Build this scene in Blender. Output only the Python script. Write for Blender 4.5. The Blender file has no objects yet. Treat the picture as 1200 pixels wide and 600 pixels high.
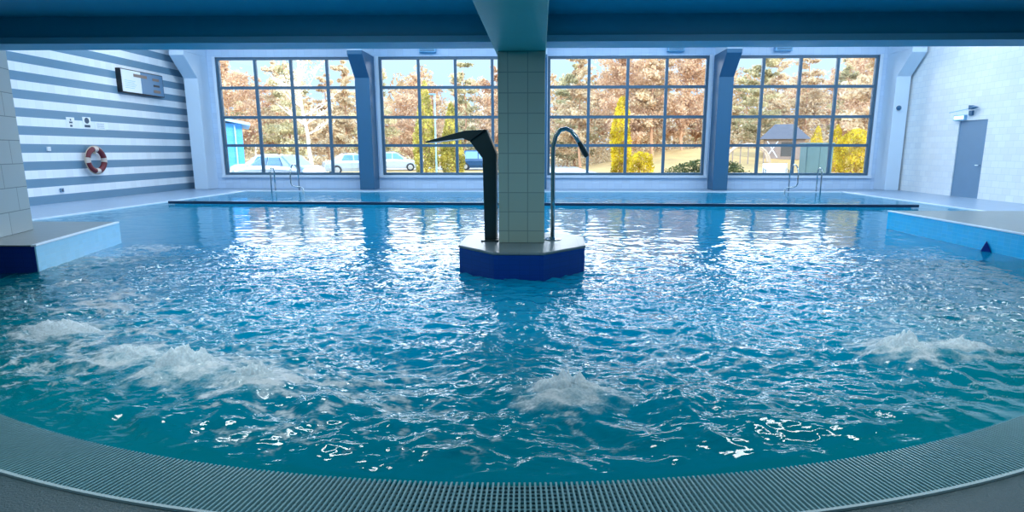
import bpy, math, random
import numpy as np
from mathutils import Vector, Matrix
sc = bpy.context.scene
C = sc.collection
PI = math.pi
# ---------------------------------------------------------------- camera
F, HZ = 671.0, 1.5
YAW, PITCH = math.atan(16 / F), math.atan(123 / F)
cd = bpy.data.cameras.new('camera'); cam = bpy.data.objects.new('camera', cd); C.objects.link(cam)
cam.location = (0, 0, HZ); cam.rotation_euler = (PI / 2 - PITCH, 0, YAW)
cd.sensor_width = 36; cd.lens = F / 1200 * 36; cd.shift_x = -17 / 1200
cd.clip_start = .05; cd.clip_end = 600
sc.camera = cam
# ---------------------------------------------------------------- view
sc.view_settings.view_transform = 'Standard'; sc.view_settings.look = 'None'
sc.view_settings.exposure = 0.75; sc.view_settings.gamma = 1; sc.view_settings.use_curve_mapping = False
sc.cycles.use_denoising = True
sc.cycles.max_bounces = 8; sc.cycles.diffuse_bounces = 4; sc.cycles.transparent_max_bounces = 16
sc.cycles.caustics_reflective = False; sc.cycles.caustics_refractive = False
sc.cycles.sample_clamp_indirect = 6
# ---------------------------------------------------------------- world, sun, added fill lights
SKY = 1.0; SUN = 2.2; FILL = 1.0
w = bpy.data.worlds.new('sky'); sc.world = w; w.use_nodes = True
wn = w.node_tree; wn.nodes.clear()
tc = wn.nodes.new('ShaderNodeTexCoord'); sx = wn.nodes.new('ShaderNodeSeparateXYZ')
rp = wn.nodes.new('ShaderNodeValToRGB'); bg = wn.nodes.new('ShaderNodeBackground'); wo = wn.nodes.new('ShaderNodeOutputWorld')
wn.links.new(tc.outputs['Generated'], sx.inputs[0]); wn.links.new(sx.outputs['Z'], rp.inputs[0])
wn.links.new(rp.outputs[0], bg.inputs[0]); wn.links.new(bg.outputs[0], wo.inputs[0])
cr = rp.color_ramp
cr.elements[0].position = 0.0; cr.elements[0].color = (.45, .56, .7, 1)
cr.elements[1].position = 1.0; cr.elements[1].color = (.3, .6, 1.3, 1)
for pos, col in ((.155, (.50, .70, .95, 1)), (.19, (6.5, 7.0, 7.6, 1)), (.30, (7.5, 8.0, 8.6, 1)), (.42, (2.0, 2.9, 4.0, 1))):
    e = cr.elements.new(pos); e.color = col
bg.inputs[1].default_value = SKY
sd = bpy.data.lights.new('sun', 'SUN'); sun = bpy.data.objects.new('sun', sd); C.objects.link(sun)
sd.energy = SUN; sd.angle = .01; sd.color = (1, .9, .74)
sun.rotation_euler = Vector((-.78, .42, -.46)).to_track_quat('-Z', 'Y').to_euler()
def area(name, loc, size, energy, col, rot=(0, 0, 0), portal=False):
    l = bpy.data.lights.new(name, 'AREA'); l.shape = 'RECTANGLE'; l.size, l.size_y = size
    l.energy = energy; l.color = col
    if portal: l.cycles.is_portal = True
    o = bpy.data.objects.new(name, l); C.objects.link(o); o.location = loc; o.rotation_euler = rot
    return o
WIN = [(-12.87, -6.92), (-6.38, -.35), (.28, 6.54), (7.13, 13.04)]
WZ0, WZ1, WY = .54, 5.14, 23.35
for a, b in WIN:
    area('window_portal', ((a + b) / 2, WY - .15, (WZ0 + WZ1) / 2), (b - a, WZ1 - WZ0), 0, (1, 1, 1), (-PI / 2, 0, 0), True)
for x in (-10.5, -3.5, 3.5, 10.5):
    for y in (12.8, 19.0):
        area('hall_fill', (x, y, 7.05), (5.5, 1.2), 155 * FILL, (.80, .92, 1))  # unseen area lights added to brighten the hall
for x in (-3.2, 3.2):  # unseen fill lights added over the near pool and its foam
    area('near_fill', (x, 1.2, 3.0), (2.0, .5), 24 * FILL, (.75, .95, 1))
    area('near_fill', (x * .85, 3.9, 3.08), (2.2, .4), 48 * FILL, (.85, .96, 1))

# ---------------------------------------------------------------- helpers
class MB:
    def __init__(s): s.v = []; s.f = []; s.m = []
    def add(s, vs, fs, mi=0):
        n = len(s.v); s.v += [tuple(v) for v in vs]; s.f += [tuple(i + n for i in f) for f in fs]; s.m += [mi] * len(fs)
        return s
    def box(s, x0, x1, y0, y1, z0, z1, mi=0):
        vs = [(x, y, z) for z in (z0, z1) for y in (y0, y1) for x in (x0, x1)]
        return s.add(vs, [(0, 2, 3, 1), (4, 5, 7, 6), (0, 1, 5, 4), (2, 6, 7, 3), (0, 4, 6, 2), (1, 3, 7, 5)], mi)
    def prism(s, pts, axis, a, b, mi=0):
        """extrude closed 2D polygon along axis from a to b"""
        def P(u, v, t): return {'x': (t, u, v), 'y': (u, t, v), 'z': (u, v, t)}[axis]
        n = len(pts); vs = [P(u, v, a) for u, v in pts] + [P(u, v, b) for u, v in pts]
        fs = [tuple(range(n))[::-1], tuple(range(n, 2 * n))] + [(i, (i + 1) % n, n + (i + 1) % n, n + i) for i in range(n)]
        return s.add(vs, fs, mi)
    def tube(s, pts, r, n=10, mi=0, sy=1.0, cap=True):
        pts = [Vector(p) for p in pts]; R = r if isinstance(r, (list, tuple)) else [r] * len(pts)
        vs = []; up = None
        for i, p in enumerate(pts):
            d = (pts[min(i + 1, len(pts) - 1)] - pts[max(i - 1, 0)]).normalized()
            if up is None: up = Vector((0, 1, 0)) if abs(d.y) < .9 else Vector((1, 0, 0))
            a = d.cross(up).normalized(); b = a.cross(d).normalized(); up = b
            for k in range(n):
                t = 2 * PI * k / n; vs.append(p + a * R[i] * math.cos(t) + b * R[i] * sy * math.sin(t))
        fs = [(i * n + k, i * n + (k + 1) % n, (i + 1) * n + (k + 1) % n, (i + 1) * n + k) for i in range(len(pts) - 1) for k in range(n)]
        if cap: fs += [tuple(range(n))[::-1], tuple(range((len(pts) - 1) * n, len(pts) * n))]
        return s.add(vs, fs, mi)
    def lathe(s, prof, n=24, mi=0, axis='z', c=(0, 0, 0)):
        vs = []
        for r, h in prof:
            for k in range(n):
                t = 2 * PI * k / n; u, v = r * math.cos(t), r * math.sin(t)
                q = {'z': (u, v, h), 'y': (u, h, v), 'x': (h, u, v)}[axis]; vs.append((q[0] + c[0], q[1] + c[1], q[2] + c[2]))
        fs = [(i * n + k, i * n + (k + 1) % n, (i + 1) * n + (k + 1) % n, (i + 1) * n + k) for i in range(len(prof) - 1) for k in range(n)]
        fs += [tuple(range(n))[::-1], tuple(range((len(prof) - 1) * n, len(prof) * n))]
        return s.add(vs, fs, mi)
    def build(s, name, mat, parent=None, smooth=False, bevel=0):
        me = bpy.data.meshes.new(name); me.from_pydata(s.v, [], s.f); me.update()
        mats = mat if isinstance(mat, (list, tuple)) else [mat]
        for m in mats: me.materials.append(m)
        if len(mats) > 1: me.polygons.foreach_set('material_index', s.m)
        if smooth: me.polygons.foreach_set('use_smooth', [True] * len(me.polygons))
        o = bpy.data.objects.new(name, me); C.objects.link(o)
        if parent: o.parent = parent
        import bmesh
        bm = bmesh.new(); bm.from_mesh(me); bmesh.ops.recalc_face_normals(bm, faces=bm.faces)
        bm.to_mesh(me); bm.free()
        if bevel:
            b = o.modifiers.new('bevel', 'BEVEL'); b.width = bevel; b.segments = 2; b.limit_method = 'ANGLE'
        return o
def tag(o, label, cat, group=None, kind=None):
    if label: o['label'] = label
    if cat: o['category'] = cat
    if group: o['group'] = group
    if kind: o['kind'] = kind
    return o
def thing(name, label, cat, loc=(0, 0, 0), rz=0, group=None):
    o = bpy.data.objects.new(name, None); C.objects.link(o); o.location = loc; o.rotation_euler = (0, 0, rz)
    o.empty_display_size = .1
    return tag(o, label, cat, group)
def struct(o):
    o['kind'] = 'structure'; return o
def copy_tree(o, parent=None):
    c = o.copy(); C.objects.link(c); c.parent = parent
    for ch in list(o.children): copy_tree(ch, c)
    return c
def lin(c):
    if isinstance(c, str):
        c = [int(c[i:i + 2], 16) / 255 for i in (0, 2, 4)]
    return tuple((x / 12.92 if x <= .04045 else ((x + .055) / 1.055) ** 2.4) for x in c) + (1,)
def mat(name, col, rough=.6, metal=0, noise=0, nscale=8, spec=.5, bump=0, coord='Object'):
    m = bpy.data.materials.new(name); m.use_nodes = True; nt = m.node_tree; b = nt.nodes['Principled BSDF']
    c = lin(col); b.inputs['Roughness'].default_value = rough; b.inputs['Metallic'].default_value = metal
    b.inputs['Specular IOR Level'].default_value = spec
    b.inputs['Base Color'].default_value = c
    if noise or bump:
        t = nt.nodes.new('ShaderNodeTexCoord'); n = nt.nodes.new('ShaderNodeTexNoise'); n.inputs['Scale'].default_value = nscale; n.inputs['Detail'].default_value = 5
        nt.links.new(t.outputs[coord], n.inputs['Vector'])
        if noise:
            mx = nt.nodes.new('ShaderNodeMix'); mx.data_type = 'RGBA'
            mx.inputs['A'].default_value = tuple(x * (1 - noise) for x in c[:3]) + (1,)
            mx.inputs['B'].default_value = tuple(min(1, x * (1 + noise)) for x in c[:3]) + (1,)
            nt.links.new(n.outputs['Fac'], mx.inputs['Factor']); nt.links.new(mx.outputs['Result'], b.inputs['Base Color'])
        if bump:
            bp = nt.nodes.new('ShaderNodeBump'); bp.inputs['Strength'].default_value = bump; bp.inputs['Distance'].default_value = .02
            nt.links.new(n.outputs['Fac'], bp.inputs['Height']); nt.links.new(bp.outputs[0], b.inputs['Normal'])
    return m
def tilemat(name, col, joint, tw, th, plane='xz', rough=.3, mortar=.006, off=0.0, stripes=None, shift=(0, 0, 0), noise=.04):
    """tiles in object space on the given plane; joints are drawn as brick mortar"""
    m = bpy.data.materials.new(name); m.use_nodes = True; nt = m.node_tree; N = nt.nodes; L = nt.links; b = N['Principled BSDF']
    b.inputs['Roughness'].default_value = rough
    t = N.new('ShaderNodeTexCoord'); s = N.new('ShaderNodeSeparateXYZ'); c = N.new('ShaderNodeCombineXYZ'); L.new(t.outputs['Object'], s.inputs[0])
    for k, ax in enumerate(plane):
        ad = N.new('ShaderNodeMath'); ad.operation = 'ADD'; ad.inputs[1].default_value = shift[k]
        L.new(s.outputs[ax.upper()], ad.inputs[0]); L.new(ad.outputs[0], c.inputs[k])
    br = N.new('ShaderNodeTexBrick'); br.offset = off; br.inputs['Scale'].default_value = 1
    br.inputs['Brick Width'].default_value = tw; br.inputs['Row Height'].default_value = th
    br.inputs['Mortar Size'].default_value = mortar; br.inputs['Mortar Smooth'].default_value = .1; br.inputs['Bias'].default_value = 0
    cc = lin(col)
    br.inputs['Color1'].default_value = tuple(x * (1 - noise) for x in cc[:3]) + (1,); br.inputs['Color2'].default_value = tuple(min(1, x * (1 + noise)) for x in cc[:3]) + (1,)
    br.inputs['Mortar'].default_value = lin(joint)
    L.new(c.outputs[0], br.inputs['Vector'])
    out = br.outputs['Color']
    if stripes:
        per, dark = stripes
        d = N.new('ShaderNodeMath'); d.operation = 'DIVIDE'; d.inputs[1].default_value = per; L.new(s.outputs['Z'], d.inputs[0])
        fr = N.new('ShaderNodeMath'); fr.operation = 'FRACT'; L.new(d.outputs[0], fr.inputs[0])
        lt = N.new('ShaderNodeMath'); lt.operation = 'LESS_THAN'; lt.inputs[1].default_value = .5; L.new(fr.outputs[0], lt.inputs[0])
        mx = N.new('ShaderNodeMix'); mx.data_type = 'RGBA'; mx.inputs['B'].default_value = lin(dark)
        L.new(lt.outputs[0], mx.inputs['Factor']); L.new(out, mx.inputs['A']); out = mx.outputs['Result']
    L.new(out, b.inputs['Base Color'])
    bp = N.new('ShaderNodeBump'); bp.inputs['Strength'].default_value = .25; bp.inputs['Distance'].default_value = .004; bp.invert = True
    L.new(br.outputs['Fac'], bp.inputs['Height']); L.new(bp.outputs[0], b.inputs['Normal'])
    return m
rng = np.random.default_rng(7)
random.seed(5)
# gradient noise
_perm = rng.permutation(512); _perm = np.concatenate([_perm, _perm, _perm])
_ang = rng.uniform(0, 2 * PI, 512); _gx, _gy = np.cos(_ang), np.sin(_ang)
def perlin(x, y):
    xi = np.floor(x).astype(int); yi = np.floor(y).astype(int); xf = x - xi; yf = y - yi
    u = xf ** 3 * (xf * (xf * 6 - 15) + 10); v = yf ** 3 * (yf * (yf * 6 - 15) + 10)
    def g(ix, iy, dx, dy):
        h = _perm[(_perm[ix % 512] + iy) % 512]; return _gx[h] * dx + _gy[h] * dy
    a = g(xi, yi, xf, yf); b = g(xi + 1, yi, xf - 1, yf); c = g(xi, yi + 1, xf, yf - 1); d = g(xi + 1, yi + 1, xf - 1, yf - 1)
    return (a + u * (b - a)) * (1 - v) + (c + u * (d - c)) * v
def fbm(x, y, o=5, g=.5, l=2.03, ridged=False):
    s = 0; a = 1; k = 0
    for i in range(o):
        n = perlin(x + 13.7 * i, y + 7.1 * i)
        s = s + a * ((.35 - np.sqrt(n * n + .003)) * 1.6 if ridged else n); k += a; a *= g; x = x * l * .96 + y * l * .28; y = y * l * .96 - x * .28
    return s / k

# ---------------------------------------------------------------- materials
M = {}
M['white_tile'] = tilemat('white_tile', 'F3F8FC', 'DDE8F4', .30, .20, 'yz', .25, .005, .5)
M['back_tile'] = tilemat('back_tile', 'C6DCF4', 'B4CEEC', .30, .20, 'xz', .3, .005)
M['stripe_tile'] = tilemat('stripe_tile', 'F0F5FB', 'DDE6F0', .242, .242, 'yz', .35, .003, stripes=(.484, '6F93AC'))
M['column_tile'] = tilemat('column_tile', '94AEA6', '748E8C', .245, .245, 'xz', .28, .006, shift=(.16, 0, 0))
M['column_tile_side'] = tilemat('column_tile_side', 'A9B8BC', '6C7E84', .6, .33, 'yz', .3, .006, .5)
M['deck'] = tilemat('deck', '8BA3BC', '7B94AE', .3, .3, 'xy', .35, .006)
M['near_deck'] = mat('near_deck', '2C484F', .45, noise=.35, nscale=90, bump=.4)
M['ledge_top'] = tilemat('ledge_top', '697A7E', '5B6B70', .245, .245, 'xy', .3, .005)
M['coping'] = mat('coping', 'DDEBF6', .3)
M['navy_tile'] = tilemat('navy_tile', '0E3488', '0C2F7C', .12, .06, 'xz', .2, .003)
M['cyan_tile'] = tilemat('cyan_tile', '08BEF2', '2CC8F6', .12, .06, 'yz', .18, .003)
M['pale_cyan'] = tilemat('pale_cyan', '9ADCFA', 'A4E0FB', .12, .06, 'yz', .2, .003)
M['basin'] = tilemat('basin', '3FB8DC', '6CCBE6', .25, .25, 'xy', .3, .008)
M['blue_paint'] = mat('blue_paint', '1EA0BC', .5, noise=.08, nscale=.7)
M['beam_paint'] = mat('beam_paint', '58B4AC', .5, noise=.08, nscale=1.3)
M['beam_under_lit'] = mat('beam_under_lit', '72BAD2', .5)  # lighter tone: window light on the underside put into the colour
M['hall_white'] = mat('hall_white', 'D3E6F8', .6)
M['slate'] = mat('slate', '35688C', .45)
M['frame'] = mat('frame', '4F6F86', .4)
M['reveal'] = mat('reveal', 'DCE9F8', .4)
M['steel'] = mat('steel', 'AEB8BC', .18, 1)
M['dark_steel'] = mat('dark_steel', '3C4A4C', .3, .8)
M['grate'] = mat('grate', '6F98A0', .2, noise=.12, nscale=30, spec=.7)
M['strip'] = mat('strip', '9DB2B8', .4)
M['channel'] = mat('channel', '12262B', .6)
M['black'] = mat('black', '101820', .4)
M['dark_rim'] = mat('dark_rim', '1B3A55', .35)
M['white_plastic'] = mat('white_plastic', 'F2F6FA', .4)
M['paper'] = mat('paper', 'F4F7FA', .7)
M['ink'] = mat('ink', '46586A', .7)
M['ring_red'] = mat('ring_red', '6E1F2C', .55)
M['ring_white'] = mat('ring_white', 'D8C8BC', .55)
M['rope'] = mat('rope', 'C9B9A4', .8)
M['board'] = mat('board', '5D86A8', .35)
M['brown_label'] = mat('brown_label', '8A766A', .6)
M['door_grey'] = mat('door_grey', '6F92B0', .45, noise=.06, nscale=2)
M['pale_blue'] = mat('pale_blue', '8FC6EA', .5)
# glass pane: thin sheet
gm = bpy.data.materials.new('glass'); gm.use_nodes = True; nt = gm.node_tree; nt.nodes.clear()
o_ = nt.nodes.new('ShaderNodeOutputMaterial'); mx = nt.nodes.new('ShaderNodeMixShader'); tr = nt.nodes.new('ShaderNodeBsdfTransparent'); gl = nt.nodes.new('ShaderNodeBsdfGlossy')
fr = nt.nodes.new('ShaderNodeFresnel'); fr.inputs[0].default_value = 1.45; tr.inputs[0].default_value = (.95, .98, 1, 1); gl.inputs['Roughness'].default_value = .02
nt.links.new(fr.outputs[0], mx.inputs[0]); nt.links.new(tr.outputs[0], mx.inputs[1]); nt.links.new(gl.outputs[0], mx.inputs[2]); nt.links.new(mx.outputs[0], o_.inputs[0])
M['glass'] = gm

# ---------------------------------------------------------------- ROOM SHELL
XL, XR = -14.15, 13.95
OC = (-.293, 9.046); RI, RO = 6.663, 7.0       # arc of the near pool rim
def arc(r, a0, a1, n):
    return [(OC[0] + r * math.sin(a0 + (a1 - a0) * i / n), OC[1] - r * math.cos(a0 + (a1 - a0) * i / n)) for i in range(n + 1)]
AEND = math.radians(72)
# near deck (dark) outside the arc, to the side walls
m = MB(); outer = arc(RO, -AEND, AEND, 120)
for i in range(120):
    (x0, y0), (x1, y1) = outer[i], outer[i + 1]
    m.add([(x0, y0, 0), (x1, y1, 0), (x1, -1.5, 0), (x0, -1.5, 0), (x0, y0, -.3), (x1, y1, -.3)], [(0, 1, 2, 3), (0, 1, 5, 4)])
m.add([(XL, -1.5, 0), (outer[0][0], -1.5, 0), (outer[0][0], outer[0][1], 0), (XL, outer[0][1], 0)], [(0, 1, 2, 3)])
m.add([(outer[-1][0], -1.5, 0), (XR, -1.5, 0), (XR, outer[-1][1], 0), (outer[-1][0], outer[-1][1], 0)], [(0, 1, 2, 3)])
struct(m.build('floor', M['near_deck']))
YP = 21.55; PX = 11.15
m = MB(); m.box(XL, -PX, outer[0][1], WY, -.3, 0); m.box(PX, XR, outer[-1][1], WY, -.3, 0); m.box(-PX, PX, YP, WY, -.3, 0)
struct(m.build('floor', M['deck']))
# basin
m = MB(); m.box(-PX - .2, PX + .2, 2.0, YP + .2, -1.65, -1.5)
m.box(-PX - .2, -PX, 6, YP, -1.5, -.3); m.box(PX, PX + .2, 6, YP, -1.5, -.3); m.box(-PX, PX, YP, YP + .2, -1.5, -.3)
struct(m.build('floor_basin', M['basin']))
m = MB(); inner = arc(RI - .02, -AEND, AEND, 120); bench = arc(RI - .9, -AEND, AEND, 120)
for i in range(120):
    a, b = inner[i], inner[i + 1]; c, d = bench[i], bench[i + 1]
    m.add([(a[0], a[1], -.01), (b[0], b[1], -.01), (b[0], b[1], -.5), (a[0], a[1], -.5), (c[0], c[1], -.55), (d[0], d[1], -.55), (c[0], c[1], -1.5), (d[0], d[1], -1.5)],
          [(0, 1, 2, 3), (3, 2, 5, 4), (4, 5, 7, 6)])
M['bench_tile'] = mat('bench_tile', '2E9AA0', .3, noise=.1, nscale=4)
struct(m.build('floor_bench', M['bench_tile']))
# white gutter strips along the long pool edges (thin raised lip)
m = MB(); m.box(-PX - .12, -PX + .02, 9.4, YP, -.12, .015); m.box(PX - .02, PX + .12, 11.6, YP, -.12, .015); m.box(-PX, PX, YP - .02, YP + .14, -.12, .015)
struct(m.build('trim_1', M['coping']))
# side and back walls
ZC = 7.2
struct(MB().box(XL - .25, XL, -1.5, WY + .3, -.3, ZC).build('wall_left', M['stripe_tile']))
# right wall with the doorway
DY0, DY1, DZ = 18.66, 19.9, 2.48
m = MB(); m.box(XR, XR + .25, -1.5, DY0, -.3, ZC); m.box(XR, XR + .25, DY1, WY + .3, -.3, ZC); m.box(XR, XR + .25, DY0, DY1, DZ, ZC); m.box(XR, XR + .25, DY0, DY1, -.3, 0)
struct(m.build('wall_right', M['white_tile']))
d = MB().box(XR + .03, XR + .09, DY0 + .0, DY1 - .0, .0, DZ).build('door_1', M['door_grey'], bevel=.004); struct(d)
MB().tube([(XR + .03, DY0 + .1, 1.05), (XR - .04, DY0 + .1, 1.05), (XR - .04, DY0 + .24, 1.05)], .012, 8).build('door_handle', M['steel'], d)
m = MB(); m.box(XR + .25, XR + .4, DY0 - .2, DY1 + .2, -.3, DZ + .2); m.build('wall_passage', M['hall_white']); struct(bpy.data.objects['wall_passage'])
# back wall around windows
m = MB(); m.box(XL, XR, WY, WY + .3, -.3, WZ0); m.box(XL, XR, WY, WY + .3, WZ1, ZC)
xs = [XL] + [v for p in WIN for v in p] + [XR]
for i in range(0, len(xs), 2): m.box(xs[i], xs[i + 1], WY, WY + .3, WZ0, WZ1)
struct(m.build('wall_back', M['back_tile']))
# windows
for wi, (a, b) in enumerate(WIN):
    o = bpy.data.objects.new('window_%d' % (wi + 1), None); C.objects.link(o); o['kind'] = 'structure'; o.location = ((a + b) / 2, WY + .1, WZ0)
    def part(mb, name, mt, bevel=0):
        p = mb.build(name, mt, o, bevel=bevel); p.matrix_parent_inverse = Matrix.Translation(-o.location); return p
    f = MB(); t = .10; y0, y1 = WY + .04, WY + .16
    f.box(a, b, y0, y1, WZ0, WZ0 + t); f.box(a, b, y0, y1, WZ1 - t, WZ1); f.box(a, a + t, y0, y1, WZ0 + t, WZ1 - t); f.box(b - t, b, y0, y1, WZ0 + t, WZ1 - t)
    part(f, 'window_frame', M['frame'])
    g = MB(); ia, ib = a + t, b - t; zz = [WZ0 + t, 1.72, 2.83, 3.98, WZ1 - t]
    cols = 4; cw = (ib - ia) / cols
    for k in range(1, 4): g.box(ia + cw * k - .055, ia + cw * k + .055, y0 + .01, y1 - .01, zz[0], zz[4])
    for z in zz[1:4]: g.box(ia, ib, y0 + .015, y1 - .015, z - .055, z + .055)
    part(g, 'glazing_bar', M['frame'])
    for k in range(4):
        for r in range(4):
            x0, x1 = ia + cw * k + .055 * (k > 0), ia + cw * (k + 1) - .055 * (k < 3); z0, z1 = zz[r] + .055 * (r > 0), zz[r + 1] - .055 * (r < 3)
            part(MB().box(x0, x1, WY + .095, WY + .103, z0, z1), 'window_pane', M['glass'])
    s = MB(); s.box(a - .12, a, WY - .03, WY + .03, WZ0 - .12, WZ1 + .02); s.box(b, b + .12, WY - .03, WY + .03, WZ0 - .12, WZ1 + .02); s.box(a - .12, b + .12, WY - .08, WY + .03, WZ0 - .1, WZ0)
    part(s, 'window_surround', M['reveal'])
# pilasters with knee haunches
def pilaster(x0, x1, label, low, d1=.75, d2=1.5):
    o = thing('pilaster', label, 'pilaster', ((x0 + x1) / 2, WY - d1, 0))
    Y = WY - .005
    lo = MB().prism([(Y, 0), (Y - d1, 0), (Y - d1, 4.25), (Y - d2, 5.0), (Y - d2, 5.14), (Y, 5.14)], 'x', x0, x1).build('shaft', low, o, bevel=.015)
    hi = MB().prism([(Y, 5.14), (Y - d2, 5.14), (Y - d2, ZC - .01), (Y, ZC - .01)], 'x', x0, x1).build('haunch_block', M['hall_white'], o, bevel=.01)
    for p in (lo, hi): p.matrix_parent_inverse = Matrix.Translation(-o.location)
    side = MB()
    return o
pilaster(-7.12, -6.55, 'slate blue pilaster between the two left windows', M['slate'])
pilaster(-.32, .25, 'slate blue pilaster hidden behind the tiled column', M['slate'], .3, .4)
pilaster(6.72, 7.28, 'slate blue pilaster between the two right windows', M['slate'])
pilaster(-13.75, -13.2, 'pale pilaster with knee haunch beside the striped wall', M['hall_white'])
pilaster(13.32, 13.85, 'pale pilaster with knee haunch in the right corner', M['hall_white'])
# hall ceiling, low ceiling, beams
struct(MB().box(XL - .25, XR + .25, 7.5, WY + .3, ZC, ZC + .2).build('ceiling', M['hall_white']))
YB0, YB1 = 7.3, 7.72
struct(MB().box(XL - .25, XR + .25, -1.5, YB0, 3.12, 3.3).build('ceiling_low', M['blue_paint']))
struct(MB().box(XL, XR, YB0, YB1 - .15, 2.86, ZC).build('trim_2', M['blue_paint']))
struct(MB().box(XL, XR, YB1 - .45, YB1, 2.80, 2.875).build('trim_3', M['beam_under_lit']))
struct(MB().box(-.56, .065, -1.5, 7.87, 2.70, 3.12).build('trim_4', M['beam_paint'], bevel=.01))
struct(MB().box(XL - .25, XR + .25, -1.7, -1.5, -.3, 3.3).build('wall_front', M['blue_paint']))

# ---------------------------------------------------------------- ISLAND, COLUMNS, LEDGES
isl = thing('pool_island', 'octagonal raised island with navy tile sides standing in the middle of the pool', 'island', (-.23, 7.4, -.6))
octo = [(-.545, 6.58), (.05, 6.58), (.575, 7.12), (.60, 7.85), (.36, 8.22), (-.86, 8.22), (-1.03, 7.95), (-1.03, 7.1)]
sh = lambda s: [((x + .22) * s - .22, (y - 7.4) * s + 7.4) for x, y in octo]
a = MB().prism(sh(.985), 'z', -1.5, .30).build('tiled_side', M['navy_tile'], isl)
b = MB().prism(sh(1.0), 'z', .30, .335).build('coping', M['ledge_top'], isl, bevel=.012)
for p in (a, b): p.matrix_parent_inverse = Matrix.Translation(-isl.location)
col = MB().box(-.53, .055, 7.30, 7.87, .335, 2.70).build('tiled_column', M['column_tile'], bevel=.008)
tag(col, 'square column of pale square tiles rising from the octagonal island', 'column')
# left column, turned like the ledge it stands on
dv = Vector((-.327, .945)).normalized(); nv = Vector((dv.y, -dv.x))
def quad(p, a, b, c, d):  # p + dv*a..b, minus nv*c..d
    return [tuple(p + dv * a - nv * c), tuple(p + dv * b - nv * c), tuple(p + dv * b - nv * d), tuple(p + dv * a - nv * d)]
pc = Vector((-7.58, 8.33))
lc = MB().prism([(0, 0), (0, -1.1), (-.6, -1.1), (-.6, 0)], 'z', .346, 3.11).build('tiled_column', M['column_tile_side'], bevel=.008)
lc.location = (pc.x, pc.y, 0); lc.rotation_euler = (0, 0, math.atan2(-dv.x, dv.y))
tag(lc, 'pale tiled column at the left edge, standing on the left pool ledge', 'column')
L0, L1 = Vector((-6.31, 6.90)), Vector((-7.0, 9.28))
le = thing('pool_ledge', 'raised ledge on the left with a navy front and pale cyan side', 'ledge', (-8, 8, -.6))
poly = [tuple(L0), tuple(L1), (-11.4, 9.28), (-11.4, 6.9)]
def pp(mb, name, mt, par, bevel=0):
    o = mb.build(name, mt, par, bevel=bevel); o.matrix_parent_inverse = Matrix.Translation(-par.location); return o
pp(MB().prism(poly, 'z', -1.5, .33), 'core', M['navy_tile'], le)
pp(MB().prism([(L0.x - .03, L0.y - .015), (L1.x, L1.y + .012), (-11.4, 9.292), (-11.4, 6.885)], 'z', .33, .345), 'paving', M['ledge_top'], le)
q = [tuple(L0 + nv * .0), tuple(L1), tuple(L1 + nv * .015), tuple(L0 + nv * .015)]
pp(MB().prism(q, 'z', -1.0, .325), 'side_tiling', M['pale_cyan'], le)
pp(MB().prism([tuple(L0 - nv * .04), tuple(L1 - nv * .04), tuple(L1 + nv * .022), tuple(L0 + nv * .022)], 'z', .325, .35), 'coping', M['coping'], le, .006)
re_ = thing('pool_ledge', 'raised ledge on the right with bright cyan tiled side', 'ledge', (9, 9, -.6))
pp(MB().prism([(6.87, 6.88), (12.5, 6.88), (12.5, 11.4), (6.87, 11.4)], 'z', -1.5, .33), 'core', M['navy_tile'], re_)
pp(MB().prism([(6.9, 6.88), (12.5, 6.88), (12.5, 11.41), (6.9, 11.41)], 'z', .33, .345), 'paving', M['ledge_top'], re_)
pp(MB().box(6.85, 6.87, 6.88, 11.41, -1.0, .325), 'side_tiling', M['cyan_tile'], re_)
pp(MB().box(6.84, 6.91, 6.86, 11.42, .325, .35), 'coping', M['coping'], re_, .006)
wd = MB().add([(6.85, 9.05, -.2), (6.85, 8.58, -.2), (6.64, 8.78, -.2), (6.83, 8.82, .15)], [(0, 1, 3), (1, 2, 3), (2, 0, 3), (0, 2, 1)]).build('dark_triangle', M['navy_tile'])  # dark triangle modelled as a small solid
tag(wd, 'small dark navy triangle at the waterline of the right ledge', 'wedge')
# dividing bar
A, B = Vector((-10.7, 16.27)), Vector((10.15, 15.62))
bar = thing('dividing_bar', 'long dark bar across the pool parting the far lanes', 'bar', (A.x, A.y, -.9), math.atan2(B.y - A.y, B.x - A.x))
Lb = (B - A).length
MB().box(0, Lb, -.05, .05, .91, .985).build('rim', M['dark_rim'], bar, bevel=.01)
MB().box(.2, Lb - .2, -.04, .04, .0, .91).build('partition', M['basin'], bar)

# ---------------------------------------------------------------- FOUNTAINS
fo = thing('blade_fountain', 'dark steel blade fountain with a tapered spout left of the central column', 'fountain', (-.62, 7.6, .335))
k = 7.6 / 7.3
body = [(-.70, .0), (-.555, .0), (-.545, 1.12), (-.66, 1.45), (-.93, 1.435), (-1.415, 1.30), (-1.40, 1.285), (-.95, 1.34), (-.87, 1.305), (-.715, 1.06)]
zoff = .335
mb = MB().prism([(x * k, z * 1.01 + zoff - (.03 if z > 1.2 else 0)) for x, z in body[:3] + [body[3], body[8 + 0], body[9]]][:6], 'y', 7.45, 7.78)
pp(mb, 'duct', M['dark_steel'], fo, .008)
sp = [(body[3][0], body[3][1]), (body[4][0], body[4][1]), (body[5][0], body[5][1]), (body[6][0], body[6][1]), (body[7][0], body[7][1]), (body[8][0], body[8][1])]
pp(MB().prism([(x * k, z * 1.01 + zoff - .03) for x, z in sp], 'y', 7.40, 7.83), 'spout', M['dark_steel'], fo, .004)
pp(MB().box(-.77, -.545, 7.38, 7.85, .335, .352), 'base_flange', M['dark_steel'], fo, .003)
fo = thing('arch_fountain', 'slim arched steel pipe fountain with flared nozzle right of the central column', 'fountain', (.16, 7.6, .335))
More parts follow.
